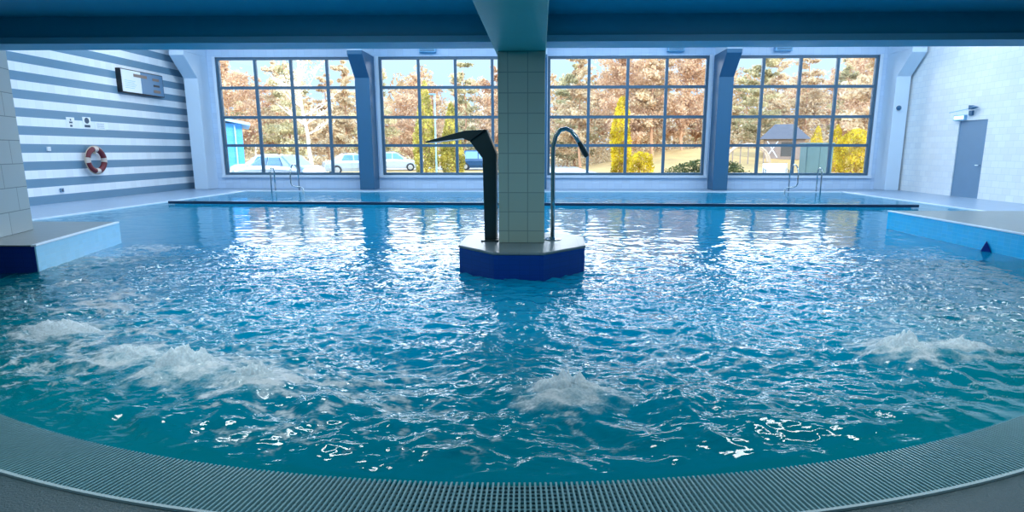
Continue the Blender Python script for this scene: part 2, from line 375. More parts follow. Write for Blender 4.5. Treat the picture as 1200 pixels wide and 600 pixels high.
P = [(.167, .335), (.167, .9), (.165, 1.45), (.17, 1.57), (.20, 1.69), (.26, 1.77), (.33, 1.785), (.40, 1.755), (.46, 1.68), (.52, 1.58)]
pp(MB().tube([(x, 7.6, z) for x, z in P], .028, 14), 'pipe', M['steel'], fo)
for ob in fo.children: ob.data.polygons.foreach_set('use_smooth', [True] * len(ob.data.polygons))
pp(MB().tube([(.50, 7.6, 1.61), (.54, 7.6, 1.545), (.575, 7.6, 1.485), (.61, 7.6, 1.43)], [.03, .036, .04, .034], 14, sy=1.0), 'nozzle', M['dark_steel'], fo)
pp(MB().lathe([(.12, .335), (.12, .347), (.05, .352), (.035, .375)], 24, c=(.167, 7.6, 0)), 'base_flange', M['steel'], fo)

# ---------------------------------------------------------------- GRATING
gr = thing('overflow_grating', 'wide curved overflow grating following the near pool edge', 'grating', (OC[0], 2.2, 0))
m = MB(); n = 640; aa = math.radians(66)
for i in range(n):
    t = -aa + 2 * aa * (i + .5) / n; dx, dy = math.sin(t), -math.cos(t); px, py = -dy, dx; hw = .0058
    vs = []
    for r, z in ((RI - .01, .0), (RO - .012, .006)):
        cx, cy = OC[0] + r * dx, OC[1] + r * dy
        vs += [(cx - px * hw, cy - py * hw, z - .016), (cx + px * hw, cy + py * hw, z - .016), (cx + px * hw * .8, cy + py * hw * .8, z + .004), (cx - px * hw * .8, cy - py * hw * .8, z + .004)]
    m.add(vs, [(0, 1, 5, 4), (1, 2, 6, 5), (2, 3, 7, 6), (3, 0, 4, 7), (0, 3, 2, 1), (4, 5, 6, 7)])
pp(m, 'bars', M['grate'], gr)
m = MB(); rows = 12
for j in range(rows):
    r = RI + .006 + j * (RO - RI - .02) / (rows - 1); N_ = 320; hw = .0072 if j else .005
    vs = []; fs = []
    for i in range(N_ + 1):
        t = -aa + 2 * aa * i / N_; dx, dy = math.sin(t), -math.cos(t); z = .006 * (r - RI) / (RO - RI) - .008
        vs += [(OC[0] + (r - hw) * dx, OC[1] + (r - hw) * dy, z), (OC[0] + (r + hw) * dx, OC[1] + (r + hw) * dy, z), (OC[0] + (r + hw) * dx, OC[1] + (r + hw) * dy, z - .012), (OC[0] + (r - hw) * dx, OC[1] + (r - hw) * dy, z - .012)]
    for i in range(N_):
        a = i * 4; fs += [(a + q, a + (q + 1) % 4, a + 4 + (q + 1) % 4, a + 4 + q) for q in range(4)]
    m.add(vs, fs)
pp(m, 'cross_ties', M['grate'], gr)
m = MB()
def ring(m, r0, r1, z0, z1, N_=240):
    vs = []
    for i in range(N_ + 1):
        t = -aa + 2 * aa * i / N_; dx, dy = math.sin(t), -math.cos(t)
        vs += [(OC[0] + r0 * dx, OC[1] + r0 * dy, z0), (OC[0] + r1 * dx, OC[1] + r1 * dy, z0), (OC[0] + r1 * dx, OC[1] + r1 * dy, z1), (OC[0] + r0 * dx, OC[1] + r0 * dy, z1)]
    m.add(vs, [(i * 4 + q, i * 4 + (q + 1) % 4, i * 4 + 4 + (q + 1) % 4, i * 4 + 4 + q) for i in range(N_) for q in range(4)])
ring(m, RO - .012, RO + .004, -.05, .012)
pp(m, 'edge_strip', M['strip'], gr)
m = MB(); ring(m, RI - .02, RO, -.14, -.10); pp(m, 'drain_channel', M['channel'], gr)

# ---------------------------------------------------------------- WATER
def wmat():
    m = bpy.data.materials.new('water'); m.use_nodes = True; nt = m.node_tree; N = nt.nodes; L = nt.links; N.clear()
    out = N.new('ShaderNodeOutputMaterial')
    at = N.new('ShaderNodeAttribute'); at.attribute_name = 'foam'
    geo = N.new('ShaderNodeNewGeometry'); sp = N.new('ShaderNodeSeparateXYZ'); L.new(geo.outputs['Position'], sp.inputs[0])
    # greener over the shallow bench, bluer over the deep basin
    ds = N.new('ShaderNodeVectorMath'); ds.operation = 'DISTANCE'; ds.inputs[1].default_value = (OC[0], OC[1], 0); L.new(geo.outputs['Position'], ds.inputs[0])
    mr = N.new('ShaderNodeMapRange'); mr.inputs['From Min'].default_value = 4.3; mr.inputs['From Max'].default_value = 6.4; L.new(ds.outputs['Value'], mr.inputs['Value'])
    lt = N.new('ShaderNodeMath'); lt.operation = 'LESS_THAN'; lt.inputs[1].default_value = 8.0; L.new(sp.outputs['Y'], lt.inputs[0])
    mu = N.new('ShaderNodeMath'); mu.operation = 'MULTIPLY'; L.new(mr.outputs[0], mu.inputs[0]); L.new(lt.outputs[0], mu.inputs[1])
    mx = N.new('ShaderNodeMix'); mx.data_type = 'RGBA'; mx.inputs['A'].default_value = WATER_DEEP; mx.inputs['B'].default_value = WATER_SHALLOW
    L.new(mu.outputs[0], mx.inputs['Factor'])
    df = N.new('ShaderNodeBsdfDiffuse'); L.new(mx.outputs['Result'], df.inputs['Color'])
    tr = N.new('ShaderNodeBsdfTransparent'); tr.inputs[0].default_value = (.25, .72, .85, 1)
    body = N.new('ShaderNodeMixShader'); body.inputs[0].default_value = .4; L.new(df.outputs[0], body.inputs[1]); L.new(tr.outputs[0], body.inputs[2])
    ns = N.new('ShaderNodeTexNoise'); ns.inputs['Scale'].default_value = 26; ns.inputs['Detail'].default_value = 3; L.new(geo.outputs['Position'], ns.inputs['Vector'])
    bp = N.new('ShaderNodeBump'); bp.inputs['Strength'].default_value = .15; bp.inputs['Distance'].default_value = .005; L.new(ns.outputs['Fac'], bp.inputs['Height'])
    gl = N.new('ShaderNodeBsdfGlossy'); gl.inputs['Roughness'].default_value = .04; L.new(bp.outputs[0], gl.inputs['Normal'])
    fr = N.new('ShaderNodeFresnel'); fr.inputs[0].default_value = 1.42; L.new(bp.outputs[0], fr.inputs['Normal'])
    wt = N.new('ShaderNodeMixShader'); L.new(fr.outputs[0], wt.inputs[0]); L.new(body.outputs[0], wt.inputs[1]); L.new(gl.outputs[0], wt.inputs[2])
    fd = N.new('ShaderNodeBsdfPrincipled'); fd.inputs['Base Color'].default_value = (.92, .97, 1, 1); fd.inputs['Roughness'].default_value = .35
    n2 = N.new('ShaderNodeTexNoise'); n2.inputs['Scale'].default_value = 60; n2.inputs['Detail'].default_value = 4; L.new(geo.outputs['Position'], n2.inputs['Vector'])
    b2 = N.new('ShaderNodeBump'); b2.inputs['Strength'].default_value = .8; b2.inputs['Distance'].default_value = .01; L.new(n2.outputs['Fac'], b2.inputs['Height']); L.new(b2.outputs[0], fd.inputs['Normal'])
    # foam breaks up in small bubbles
    m3 = N.new('ShaderNodeMath'); m3.operation = 'MULTIPLY_ADD'; m3.inputs[1].default_value = .9; m3.inputs[2].default_value = -.45; L.new(n2.outputs['Fac'], m3.inputs[0])
    ad = N.new('ShaderNodeMath'); ad.operation = 'ADD'; L.new(at.outputs['Fac'], ad.inputs[0]); L.new(m3.outputs[0], ad.inputs[1])
    gt = N.new('ShaderNodeMath'); gt.operation = 'MULTIPLY'; gt.use_clamp = True; L.new(ad.outputs[0], gt.inputs[0])
    ss = N.new('ShaderNodeMapRange'); ss.inputs['From Min'].default_value = .02; ss.inputs['From Max'].default_value = .5; L.new(at.outputs['Fac'], ss.inputs['Value']); L.new(ss.outputs[0], gt.inputs[1])
    ft = N.new('ShaderNodeBsdfTranslucent'); ft.inputs[0].default_value = (.9, .97, 1, 1); fx_ = N.new('ShaderNodeMixShader'); fx_.inputs[0].default_value = .4; L.new(fd.outputs[0], fx_.inputs[1]); L.new(ft.outputs[0], fx_.inputs[2])
    fin = N.new('ShaderNodeMixShader'); L.new(gt.outputs[0], fin.inputs[0]); L.new(wt.outputs[0], fin.inputs[1]); L.new(fx_.outputs[0], fin.inputs[2])
    L.new(fin.outputs[0], out.inputs[0])
    return m
WATER_DEEP = (.0, .39, .68, 1); WATER_SHALLOW = (.0, .24, .30, 1)
M['water'] = wmat()
JETS = [(-4.04, 4.54, .32, .035, 1), (-2.96, 3.86, .3, .05, .9), (-2.36, 3.63, .34, .085, 1), (-1.82, 3.42, .26, .085, 1), (-1.14, 3.13, .22, .06, .25),
        (.17, 3.28, .26, .085, 1), (.81, 3.23, .22, .06, .3), (1.25, 3.07, .2, .05, .35), (2.72, 4.13, .26, .085, 1), (3.16, 4.18, .26, .06, .9), (-.8, 2.87, .2, .03, .2)]
def height(x, y):
    r = np.hypot(x - OC[0], y - OC[1]); d = np.where(y < OC[1], RI - r, 9)    # distance from the rim
    d = np.clip(d, 0, 99)
    rough = np.exp(-((d - 1.6) / 2.2) ** 2)                                      # churned band
    mid = np.exp(-np.clip(y - 6.5, 0, 99) / 4.5)
    side = np.clip(1 - (np.abs(x + .3) - 2.8) / 4.5, .28, 1)
    amp = (.021 * rough + .0195 * mid * side + .0028)
    wx = x + .18 * fbm(x * 1.1, y * 1.1, 2); wy = y + .18 * fbm(x * 1.1 + 9, y * 1.1 + 4, 2)
    h = fbm(wx * 2.3, wy * 3.1, 5, .52, ridged=True) * 1.3 + fbm(wx * .9 + 3, wy * 1.2, 2) * .9
    far = fbm(x * 1.7, y * 3.6, 4, .6)
    z = amp * h * 1.5 * np.clip(mid + .15, 0, 1) + .012 * far * np.clip((y - 6) / 4, 0, 1)
    bub = np.zeros_like(x)
    for jx, jy, jr, jh, fo in JETS:
        q = ((x - jx) / (jr * 1.35)) ** 2 + ((y - jy) / jr) ** 2
        z = z + jh * .75 * np.exp(-q) * (1 + .5 * fbm(x * 9, y * 9, 3))
        rr = np.sqrt(q) ; z = z + .012 * np.exp(-((rr - 1.9) / .5) ** 2)
        bub = np.maximum(bub, fo * np.exp(-q * .8))
    z = z * np.clip(d / .25, .12, 1)
    # foam
    rn = fbm(wx * 3.2 + 5, wy * 5.0 + 2, 6, .68, ridged=True)
    zone = np.exp(-((d - 1.15) / 1.15) ** 2) * (.45 + .55 * np.clip(fbm(x * .5 + 2, y * .7, 2) * 3 + .4, 0, 1)) * np.clip(d / .18, 0, 1)
    left = np.clip(.75 - .12 * x, .55, 1.1)
    f1 = np.clip((rn * 3.6 - 1.42 + .80 * zone * left), 0, 1) * np.clip(zone * 2, 0, 1)
    f2 = np.clip(bub * 1.2 + fbm(x * 7, y * 9, 4) * 1.1 - .38, 0, 1)
    return z, np.clip(f1 * 1.3 + f2, 0, 1)
def grid_obj(name, X, Y, zbase, mtl):
    nr, nc = X.shape; Z, Fm = height(X.ravel(), Y.ravel())
    co = np.stack([X.ravel(), Y.ravel(), Z + zbase], 1).astype(np.float32)
    idx = np.arange(nr * nc).reshape(nr, nc); q = np.stack([idx[:-1, :-1], idx[:-1, 1:], idx[1:, 1:], idx[1:, :-1]], -1).reshape(-1, 4)
    me = bpy.data.meshes.new(name); me.vertices.add(len(co)); me.vertices.foreach_set('co', co.ravel())
    me.loops.add(q.size); me.loops.foreach_set('vertex_index', q.ravel().astype(np.int32)); me.polygons.add(len(q))
    me.polygons.foreach_set('loop_start', np.arange(0, q.size, 4, dtype=np.int32)); me.polygons.foreach_set('use_smooth', np.ones(len(q), bool))
    me.update(calc_edges=True); me.validate()
    a = me.attributes.new('foam', 'FLOAT', 'POINT'); a.data.foreach_set('value', Fm.astype(np.float32))
    me.materials.append(mtl); o = bpy.data.objects.new(name, me); C.objects.link(o); return o
NC, NR = 1100, 760
s = np.linspace(-1, 1, NC); th = s * math.radians(76)
nx, ny = OC[0] + (RI + .012) * np.sin(th), OC[1] - (RI + .012) * np.cos(th)
fx, fy = s * 11.0, np.full(NC, 9.6)
v = np.linspace(0, 1, NR) ** 1.7
X_ = nx[None] * (1 - v[:, None]) + fx[None] * v[:, None]; Y_ = ny[None] * (1 - v[:, None]) + fy[None] * v[:, None]
wa = grid_obj('pool_water', X_, Y_, -.012, M['water'])
tag(wa, 'churning teal water of the near pool', 'water', kind='stuff')
NR2 = 420; v = np.linspace(0, 1, NR2) ** 1.3; s2 = np.linspace(-1, 1, 700)
X_ = np.repeat((s2 * 11.13)[None], NR2, 0); Y_ = np.repeat((9.6 + (21.53 - 9.6) * v)[:, None], 700, 1)
wb = grid_obj('pool_water', X_, Y_, -.012, M['water'])
tag(wb, 'calm bright water of the far lanes', 'water', kind='stuff')

# froth plumes thrown up by the jets
fm = bpy.data.materials.new('froth'); fm.use_nodes = True; nt = fm.node_tree; b = nt.nodes['Principled BSDF']
b.inputs['Base Color'].default_value = (.88, .96, 1, 1); b.inputs['Roughness'].default_value = .3
ft = nt.nodes.new('ShaderNodeBsdfTranslucent'); ft.inputs[0].default_value = (.9, .97, 1, 1); fx_ = nt.nodes.new('ShaderNodeMixShader'); fx_.inputs[0].default_value = .45
nt.links.new(b.outputs[0], fx_.inputs[1]); nt.links.new(ft.outputs[0], fx_.inputs[2]); nt.links.new(fx_.outputs[0], nt.nodes['Material Output'].inputs[0])
n_ = nt.nodes.new('ShaderNodeTexNoise'); n_.inputs['Scale'].default_value = 70; n_.inputs['Detail'].default_value = 5; t_ = nt.nodes.new('ShaderNodeTexCoord'); nt.links.new(t_.outputs['Object'], n_.inputs['Vector'])
al = nt.nodes.new('ShaderNodeMapRange'); al.inputs['From Min'].default_value = .38; al.inputs['From Max'].default_value = .62; al.inputs['To Min'].default_value = .6; nt.links.new(n_.outputs['Fac'], al.inputs['Value']); nt.links.new(al.outputs[0], b.inputs['Alpha'])
bp = nt.nodes.new('ShaderNodeBump'); bp.inputs['Strength'].default_value = .7; bp.inputs['Distance'].default_value = .01; nt.links.new(n_.outputs['Fac'], bp.inputs['Height']); nt.links.new(bp.outputs[0], b.inputs['Normal'])
def plume(x, y, rx, ry, h, label, seed):
    n, k = 72, 26; vs = []; fs = []
    T, R = np.meshgrid(np.linspace(0, 2 * PI, n, endpoint=False), np.linspace(0, 1, k))
    px, py = R * np.cos(T), R * np.sin(T)
    nz = fbm(px * 2.3 + seed, py * 2.3 + seed * 2, 5, .62); rag = 1 + .35 * fbm(np.cos(T) * 1.5 + seed, np.sin(T) * 1.5 + 3, 3)
    Z = 1.35 * h * (1 - R ** 1.6) * (1 + 2.2 * nz) - .03 * R ** 3
    co = [(a * rx * g, b_ * ry * g, z) for a, b_, z, g in zip(px.ravel(), py.ravel(), Z.ravel(), rag.ravel())]
    m = MB(); m.add(co, [(i * n + j, i * n + (j + 1) % n, (i + 1) * n + (j + 1) % n, (i + 1) * n + j) for i in range(k - 1) for j in range(n)])
    rs = np.random.default_rng(seed)
    for _ in range(40):
        a = rs.uniform(0, 2 * PI); q = rs.uniform(.1, 1.0); s_ = rs.uniform(.002, .006); c = (rx * q * math.cos(a), ry * q * math.sin(a), h * (1.15 - q * .7) * rs.uniform(.8, 1.5))
        m.lathe([(.01 * s_, -s_), (s_, 0), (.01 * s_, s_)], 5, c=c)
    o = m.build('froth_plume', fm, smooth=True); o.location = (x, y, .03)
    return tag(o, label, 'froth', 'froth plumes over the pool jets')
plume(-4.04, 4.54, .34, .14, .045, 'low white froth plume farthest left in the pool', 1)
plume(-2.96, 3.90, .26, .12, .05, 'white froth patch beside the big left froth plume', 2)
plume(-2.40, 3.66, .30, .15, .095, 'tallest white froth plume on the left of the pool', 3)
plume(-1.84, 3.45, .17, .1, .085, 'narrow white froth plume right of the tallest left plume', 4)
plume(.17, 3.32, .26, .13, .085, 'broad froth plume in front of the island near the centre', 5)
plume(2.72, 4.16, .24, .1, .085, 'white froth plume on the right of the pool', 6)
plume(3.18, 4.22, .2, .09, .05, 'thin froth patch farthest right in the pool', 7)

# ---------------------------------------------------------------- LADDERS
def rail_pts(near_y, far_y, top, kind, sgn):
    pts = []
    r = (far_y - near_y) / 2; cy = (far_y + near_y) / 2
    pts += [(0, far_y, -.02), (0, far_y, top - r)]
    for i in range(1, 9):
        t = PI * i / 9; pts.append((0, cy + r * math.cos(t), top - r + r * math.sin(t)))
    pts += [(0, near_y, top - r), (0, near_y, .32)]
    if kind == 's':
        pts += [(sgn * .05, near_y, .22), (sgn * .15, near_y - .0, .19), (sgn * .35, near_y, .17), (sgn * .45, near_y, .1), (sgn * .48, near_y, -.9)]
    else: pts += [(0, near_y, -.9)]
    return pts
def ladder(xs, xp, label):
    o = thing('pool_ladder', label, 'ladder', ((xs + xp) / 2, 21.6, 0)); sgn = 1 if xs > xp else -1
    c = (xs + xp) / 2
    MB().tube([(xs - c + p[0], p[1], p[2]) for p in rail_pts(-.2, .52, 1.0, 's', sgn)], .024, 10).build('handrail', M['steel'], o, smooth=True)
    MB().tube([(xp - c + p[0], p[1], p[2]) for p in rail_pts(-.2, .12, .88, 'p', sgn)], .024, 10).build('handrail', M['steel'], o, smooth=True)
    for z in (-.25, -.5, -.75):
        MB().box(min(xs, xp) - c, max(xs, xp) - c, -.24, -.16, z - .015, z + .015).build('step', M['steel'], o, bevel=.005)
ladder(-9.35, -10.1, 'steel pool ladder at the far edge below the leftmost window')
ladder(9.45, 10.3, 'steel pool ladder at the far edge below the rightmost window')

# ---------------------------------------------------------------- WALL FITTINGS
rg = thing('life_ring', 'dark red and white life ring hanging on the striped wall', 'life ring', (XL + .14, 17.98, 1.22))
def torus(R, r, a0, a1, n=28, k=14):
    m = MB(); m.tube([(0, R * math.cos(a0 + (a1 - a0) * i / n), R * math.sin(a0 + (a1 - a0) * i / n)) for i in range(n + 1)], r, k, cap=True); return m
for q in range(4):
    a0 = q * PI / 2 + .2
    torus(.34, .08, a0, a0 + PI / 2 - .42).build('ring_section', M['ring_red'], rg, smooth=True)
    torus(.34, .083, a0 + PI / 2 - .42, a0 + PI / 2 + .0).build('ring_band', M['ring_white'], rg, smooth=True)
torus(.435, .014, 0, 2 * PI, 40, 6).build('rope', M['rope'], rg, smooth=True)
MB().box(-.1, -.02, -.05, .05, .2, .3).build('hook', M['steel'], rg)
bd = thing('score_board', 'wide display board on the striped wall, white panel left and slate blue right', 'board', (XL, 19.5, 3.45))
MB().box(.004, .16, 0, 2.2, 0, .78).build('case', M['black'], bd, bevel=.01)
MB().box(.16, .172, .04, .98, .03, .75).build('white_panel', M['paper'], bd)
MB().box(.16, .170, .98, 2.16, .03, .75).build('blue_panel', M['board'], bd)
for (y0, y1, z0, z1, mt) in [(.62, 1.3, .56, .66, 'brown_label'), (1.6, 1.95, .53, .62, 'brown_label'), (1.62, 1.95, .33, .40, 'black'), (1.6, 1.98, .12, .22, 'brown_label')]:
    MB().box(.172, .178, y0, y1, z0, z1).build('label_plate', M[mt], bd)
m = MB()
for i in range(5): m.box(.172, .175, .16, .62 + .06 * (i % 3), .16 + i * .06, .17 + i * .06)
m.build('printed_lines', M['pale_blue'], bd)
def notice(y0, y1, z0, z1, label, kind):
    o = thing('notice', label, 'notice', (XL, y0, z0)); w_, h_ = y1 - y0, z1 - z0
    MB().box(0, .012, 0, w_, 0, h_).build('sheet', M['paper'], o)
    m = MB()
    if kind == 0: m.box(.012, .015, w_ * .35, w_ * .65, h_ * .12, h_ * .3); m.box(.012, .015, w_ * .3, w_ * .7, h_ * .45, h_ * .6); m.box(.012, .015, w_ * .42, w_ * .58, h_ * .68, h_ * .85)
    elif kind == 1:
        m.lathe([(h_ * .27, .012), (h_ * .27, .016)], 20, axis='x', c=(0, w_ * .5, h_ * .68)); m.box(.012, .016, w_ * .15, w_ * .85, h_ * .08, h_ * .3)
    else:
        for i in range(4): m.box(.012, .015, w_ * .15, w_ * .85, h_ * (.2 + .18 * i), h_ * (.23 + .18 * i))
    m.build('print', M['ink'] if kind < 2 else M['slate'], o)
notice(17.2, 17.5, 2.18, 2.5, 'small white notice leftmost of three on the striped wall', 0)
notice(17.82, 18.14, 2.2, 2.54, 'white notice with dark round symbol, middle of three', 1)
notice(18.3, 18.75, 2.17, 2.42, 'wide plain white notice rightmost of three', 2)
o = thing('wall_switch', 'small white switch low on the striped wall left of the life ring', 'switch', (XL, 16.35, 1.5))
MB().box(0, .04, 0, .12, 0, .12).build('cover', M['white_plastic'], o, bevel=.006); MB().box(.04, .05, .04, .08, .03, .09).build('rocker', M['reveal'], o)
o = thing('wall_socket', 'tiny grey socket near the floor on the striped wall', 'socket', (XL, 16.6, .3))
MB().box(0, .04, 0, .12, 0, .12).build('cover', M['door_grey'], o, bevel=.006); MB().lathe([(.035, .04), (.035, .045)], 14, axis='x', c=(0, .06, .06)).build('outlet', M['ink'], o)
# exit light and bracket camera above door
o = thing('exit_light', 'small glowing green-white box light above the grey door', 'exit light', (XR, 19.57, 2.5))
MB().box(-.1, 0, 0, .5, 0, .17).build('housing', M['pale_blue'], o, bevel=.006)
em = bpy.data.materials.new('lit_panel'); em.use_nodes = True; b = em.node_tree.nodes['Principled BSDF']; b.inputs['Base Color'].default_value = (.6, .9, 1, 1); b.inputs['Emission Color'].default_value = (.7, .95, 1, 1); b.inputs['Emission Strength'].default_value = 1.0
MB().box(-.105, -.1, .03, .47, .03, .14).build('lit_face', em, o)
o = thing('wall_camera', 'blue bracket camera on the right wall above the door', 'camera', (XR, 19.3, 2.75))
MB().box(-.06, 0, .0, .16, -.12, .04).build('bracket', M['slate'], o, bevel=.005)
MB().prism([(-.28, .12), (.0, .2), (.0, .06)], 'x', -.2, -.06).build('hood', M['slate'], o)
MB().tube([(-.13, .0, .1), (-.13, .95, .02)], .012, 8).build('arm', M['pale_blue'], o)
o = thing('wall_sensor', 'small round grey sensor on the right corner pilaster', 'sensor', (13.5, WY - .755, 3.1))
MB().lathe([(.09, 0), (.09, -.05), (.06, -.1), (.02, -.12)], 18, axis='y').build('dome', M['slate'], o, smooth=True)
MB().lathe([(.11, .004), (.11, -.012)], 18, axis='y').build('plate', M['white_plastic'], o)
for x, lb in ((-4.4, 'pale blue box fitting above the window left of the column'), (5.2, 'pale blue box fitting above the window right of the column'), (9.3, 'pale blue box fitting above the rightmost window')):
    o = thing('vent_box', lb, 'vent', (x, WY, 5.27), group='box fittings above the windows')
    MB().box(-.33, .33, -.2, -.002, 0, .24).build('casing', M['pale_blue'], o, bevel=.02)
    m = MB()
    for i in range(4): m.box(-.28, .28, -.212, -.2, .04 + i * .05, .06 + i * .05)
    m.build('louvre', M['slate'], o)

# ---------------------------------------------------------------- OUTSIDE
M['grass'] = mat('grass', 'BE9A5E', .9, noise=.35, nscale=.9)
M['grass'].node_tree.nodes['Noise Texture'].inputs['Detail'].default_value = 8
M['gravel'] = mat('gravel', 'D2CCC2', .9, noise=.1, nscale=2)
M['silver'] = mat('silver', 'A9B6C2', .25, .3)
M['white_car'] = mat('white_car', 'CCD4DC', .25)
M['blue_car'] = mat('blue_car', '1F4468', .25, .2)
M['car_glass'] = mat('car_glass', '4F7FA6', .08, spec=.8)
M['tyre'] = mat('tyre', '1C2024', .8)
M['rim'] = mat('rim', 'B8BEC4', .3, .8)
M['pine_bark'] = mat('pine_bark', 'B58A68', .9, noise=.3, nscale=6)
M['birch_bark'] = mat('birch_bark', 'F2ECE4', .8, noise=.12, nscale=5)
def leafmat(name, c1, c2, nscale=.5):
    m = bpy.data.materials.new(name); m.use_nodes = True; nt = m.node_tree; N = nt.nodes; L = nt.links; b = N['Principled BSDF']; b.inputs['Roughness'].default_value = .8
    t = N.new('ShaderNodeTexCoord'); n = N.new('ShaderNodeTexNoise'); n.inputs['Scale'].default_value = nscale; n.inputs['Detail'].default_value = 6
    r = N.new('ShaderNodeValToRGB'); r.color_ramp.elements[0].position = .38; r.color_ramp.elements[0].color = lin(c1); r.color_ramp.elements[1].position = .62; r.color_ramp.elements[1].color = lin(c2)
    L.new(t.outputs['Object'], n.inputs['Vector']); L.new(n.outputs['Fac'], r.inputs[0]); L.new(r.outputs[0], b.inputs['Base Color'])
    tl = N.new('ShaderNodeBsdfTranslucent'); L.new(r.outputs[0], tl.inputs[0]); mx = N.new('ShaderNodeMixShader'); mx.inputs[0].default_value = .35
    L.new(b.outputs[0], mx.inputs[1]); L.new(tl.outputs[0], mx.inputs[2]); L.new(mx.outputs[0], N['Material Output'].inputs[0]); return m
M['tan_leaf'] = leafmat('tan_leaf', 'BE9A6E', 'ECD8B2'); M['olive_leaf'] = leafmat('olive_leaf', 'A09466', 'E0D2A4')
M['rust_leaf'] = leafmat('rust_leaf', 'B68C68', 'E6C6A0'); M['yellow_leaf'] = leafmat('yellow_leaf', 'A88C00', 'F2D82E', 1.5)
M['thuja_leaf'] = leafmat('thuja_leaf', '8E8638', 'DCCB62', 1.5); M['green_leaf'] = leafmat('green_leaf', '46532E', '7A7C48', 1.5)
def leaves(pts, size, rs, flat=.0):
    """one small crossed leaf spray (a quad) at every point"""
    n = len(pts); a = rs.normal(size=(n, 3)); a /= np.linalg.norm(a, axis=1)[:, None]; b = rs.normal(size=(n, 3)); b = np.cross(a, b); b /= np.linalg.norm(b, axis=1)[:, None]
    s = size * rs.uniform(.6, 1.4, (n, 1)); P = np.asarray(pts)
    V = np.stack([P - a * s, P - b * s * .5, P + a * s, P + b * s * .5], 1).reshape(-1, 3)
    Fc = np.arange(4 * n).reshape(n, 4)
    return [tuple(v) for v in V], [tuple(f) for f in Fc]
def quick(name, vs, fs, mt, parent=None):
    me = bpy.data.meshes.new(name); me.from_pydata(vs, [], fs); me.materials.append(mt); me.update()
    o = bpy.data.objects.new(name, me); C.objects.link(o)
    if parent: o.parent = parent
    return o
def tree_proto(kind, seed, H, mt, bark, nl):
    rs = np.random.default_rng(seed)
    o = thing('tree', None, None)
    m = MB(); z = np.linspace(0, H * .92, 9); bx = np.cumsum(rs.normal(0, .09, 9)); by = np.cumsum(rs.normal(0, .09, 9)); bx -= bx[0]; by -= by[0]
    r0 = {'pine': .2, 'birch': .14, 'leafy': .17}[kind]
    m.tube([(bx[i], by[i], z[i] - (.2 if i == 0 else 0)) for i in range(9)], [r0 * (1 - .8 * i / 8) for i in range(9)], 7)
    pts = []
    nb = {'pine': 46, 'birch': 40, 'leafy': 44}[kind]; z0 = {'pine': .08, 'birch': .2, 'leafy': .1}[kind]
    for i in range(nb):
        u = rs.uniform(z0, .97); zz = u * H; ang = rs.uniform(0, 2 * PI)
        L_ = {'pine': 2.9 * (1.12 - u) ** .6, 'birch': 2.2 * math.sin(PI * min(.95, u)) + .5, 'leafy': 3.0 * math.sin(PI * min(.93, max(.2, u))) + .3}[kind] * rs.uniform(.6, 1.15)
        up = {'pine': .12, 'birch': .7, 'leafy': .4}[kind]
        cx, cy = np.interp(zz, z, bx), np.interp(zz, z, by)
        e = (cx + L_ * math.cos(ang), cy + L_ * math.sin(ang), zz + L_ * up); mid_ = (cx + L_ * .5 * math.cos(ang), cy + L_ * .5 * math.sin(ang), zz + L_ * up * .35)
        m.tube([(cx, cy, zz), mid_, e], [.045, .03, .012], 4, cap=False)
        for k_ in range(3):
            t = rs.uniform(.35, .9); a2 = ang + rs.uniform(-1, 1); l2 = L_ * .35; s_ = (cx + L_ * t * math.cos(ang), cy + L_ * t * math.sin(ang), zz + L_ * up * t)
            m.tube([s_, (s_[0] + l2 * math.cos(a2), s_[1] + l2 * math.sin(a2), s_[2] + l2 * rs.uniform(0, .8))], [.018, .006], 3, cap=False)
        k = nl // nb; t = rs.uniform(.25, 1.1, k); sp_ = .12 + .34 * L_ * .5
        c = np.stack([cx + L_ * t * math.cos(ang), cy + L_ * t * math.sin(ang), zz + L_ * up * t ** 1.5], 1) + rs.normal(0, 1, (k, 3)) * [sp_ * .55, sp_ * .55, sp_ * .34]
        pts.append(c)
    m.build('trunk', bark, o)
    pts = np.concatenate(pts); pts = pts[pts[:, 2] > .6]
    quick('foliage', *leaves(pts, {'pine': .17, 'birch': .1, 'leafy': .15}[kind], rs), mt, o)
    return o
G = -.15
def terrain(x, y):
    t = min(1, max(0, (y - 42) / 16)); u = min(1, max(0, (x - 4) / 10)); return G + 1.9 * t * t * (3 - 2 * t) * u
m = MB(); gx = np.linspace(-110, 110, 90); gy = np.concatenate([np.linspace(WY + .3, 70, 48), np.linspace(74, 190, 14)])
m.add([(x, y, terrain(x, y)) for y in gy for x in gx], [(j * 90 + i, j * 90 + i + 1, (j + 1) * 90 + i + 1, (j + 1) * 90 + i) for j in range(len(gy) - 1) for i in range(89)])
tag(m.build('grass_ground', M['grass'], smooth=True), 'golden dry grass ground outside the windows', 'ground', kind='structure')
m = MB().add([(.5, 38, G + .02), (4.6, 38, G + .02), (3.2, 75, G + .03), (-22, 75, G + .03), (-24, 52, G + .03), (.5, 52, G + .02)], [(0, 1, 2, 3, 4, 5)])
tag(m.build('gravel_path', M['gravel']), 'pale gravel lane behind the grass outside', 'path', kind='structure')

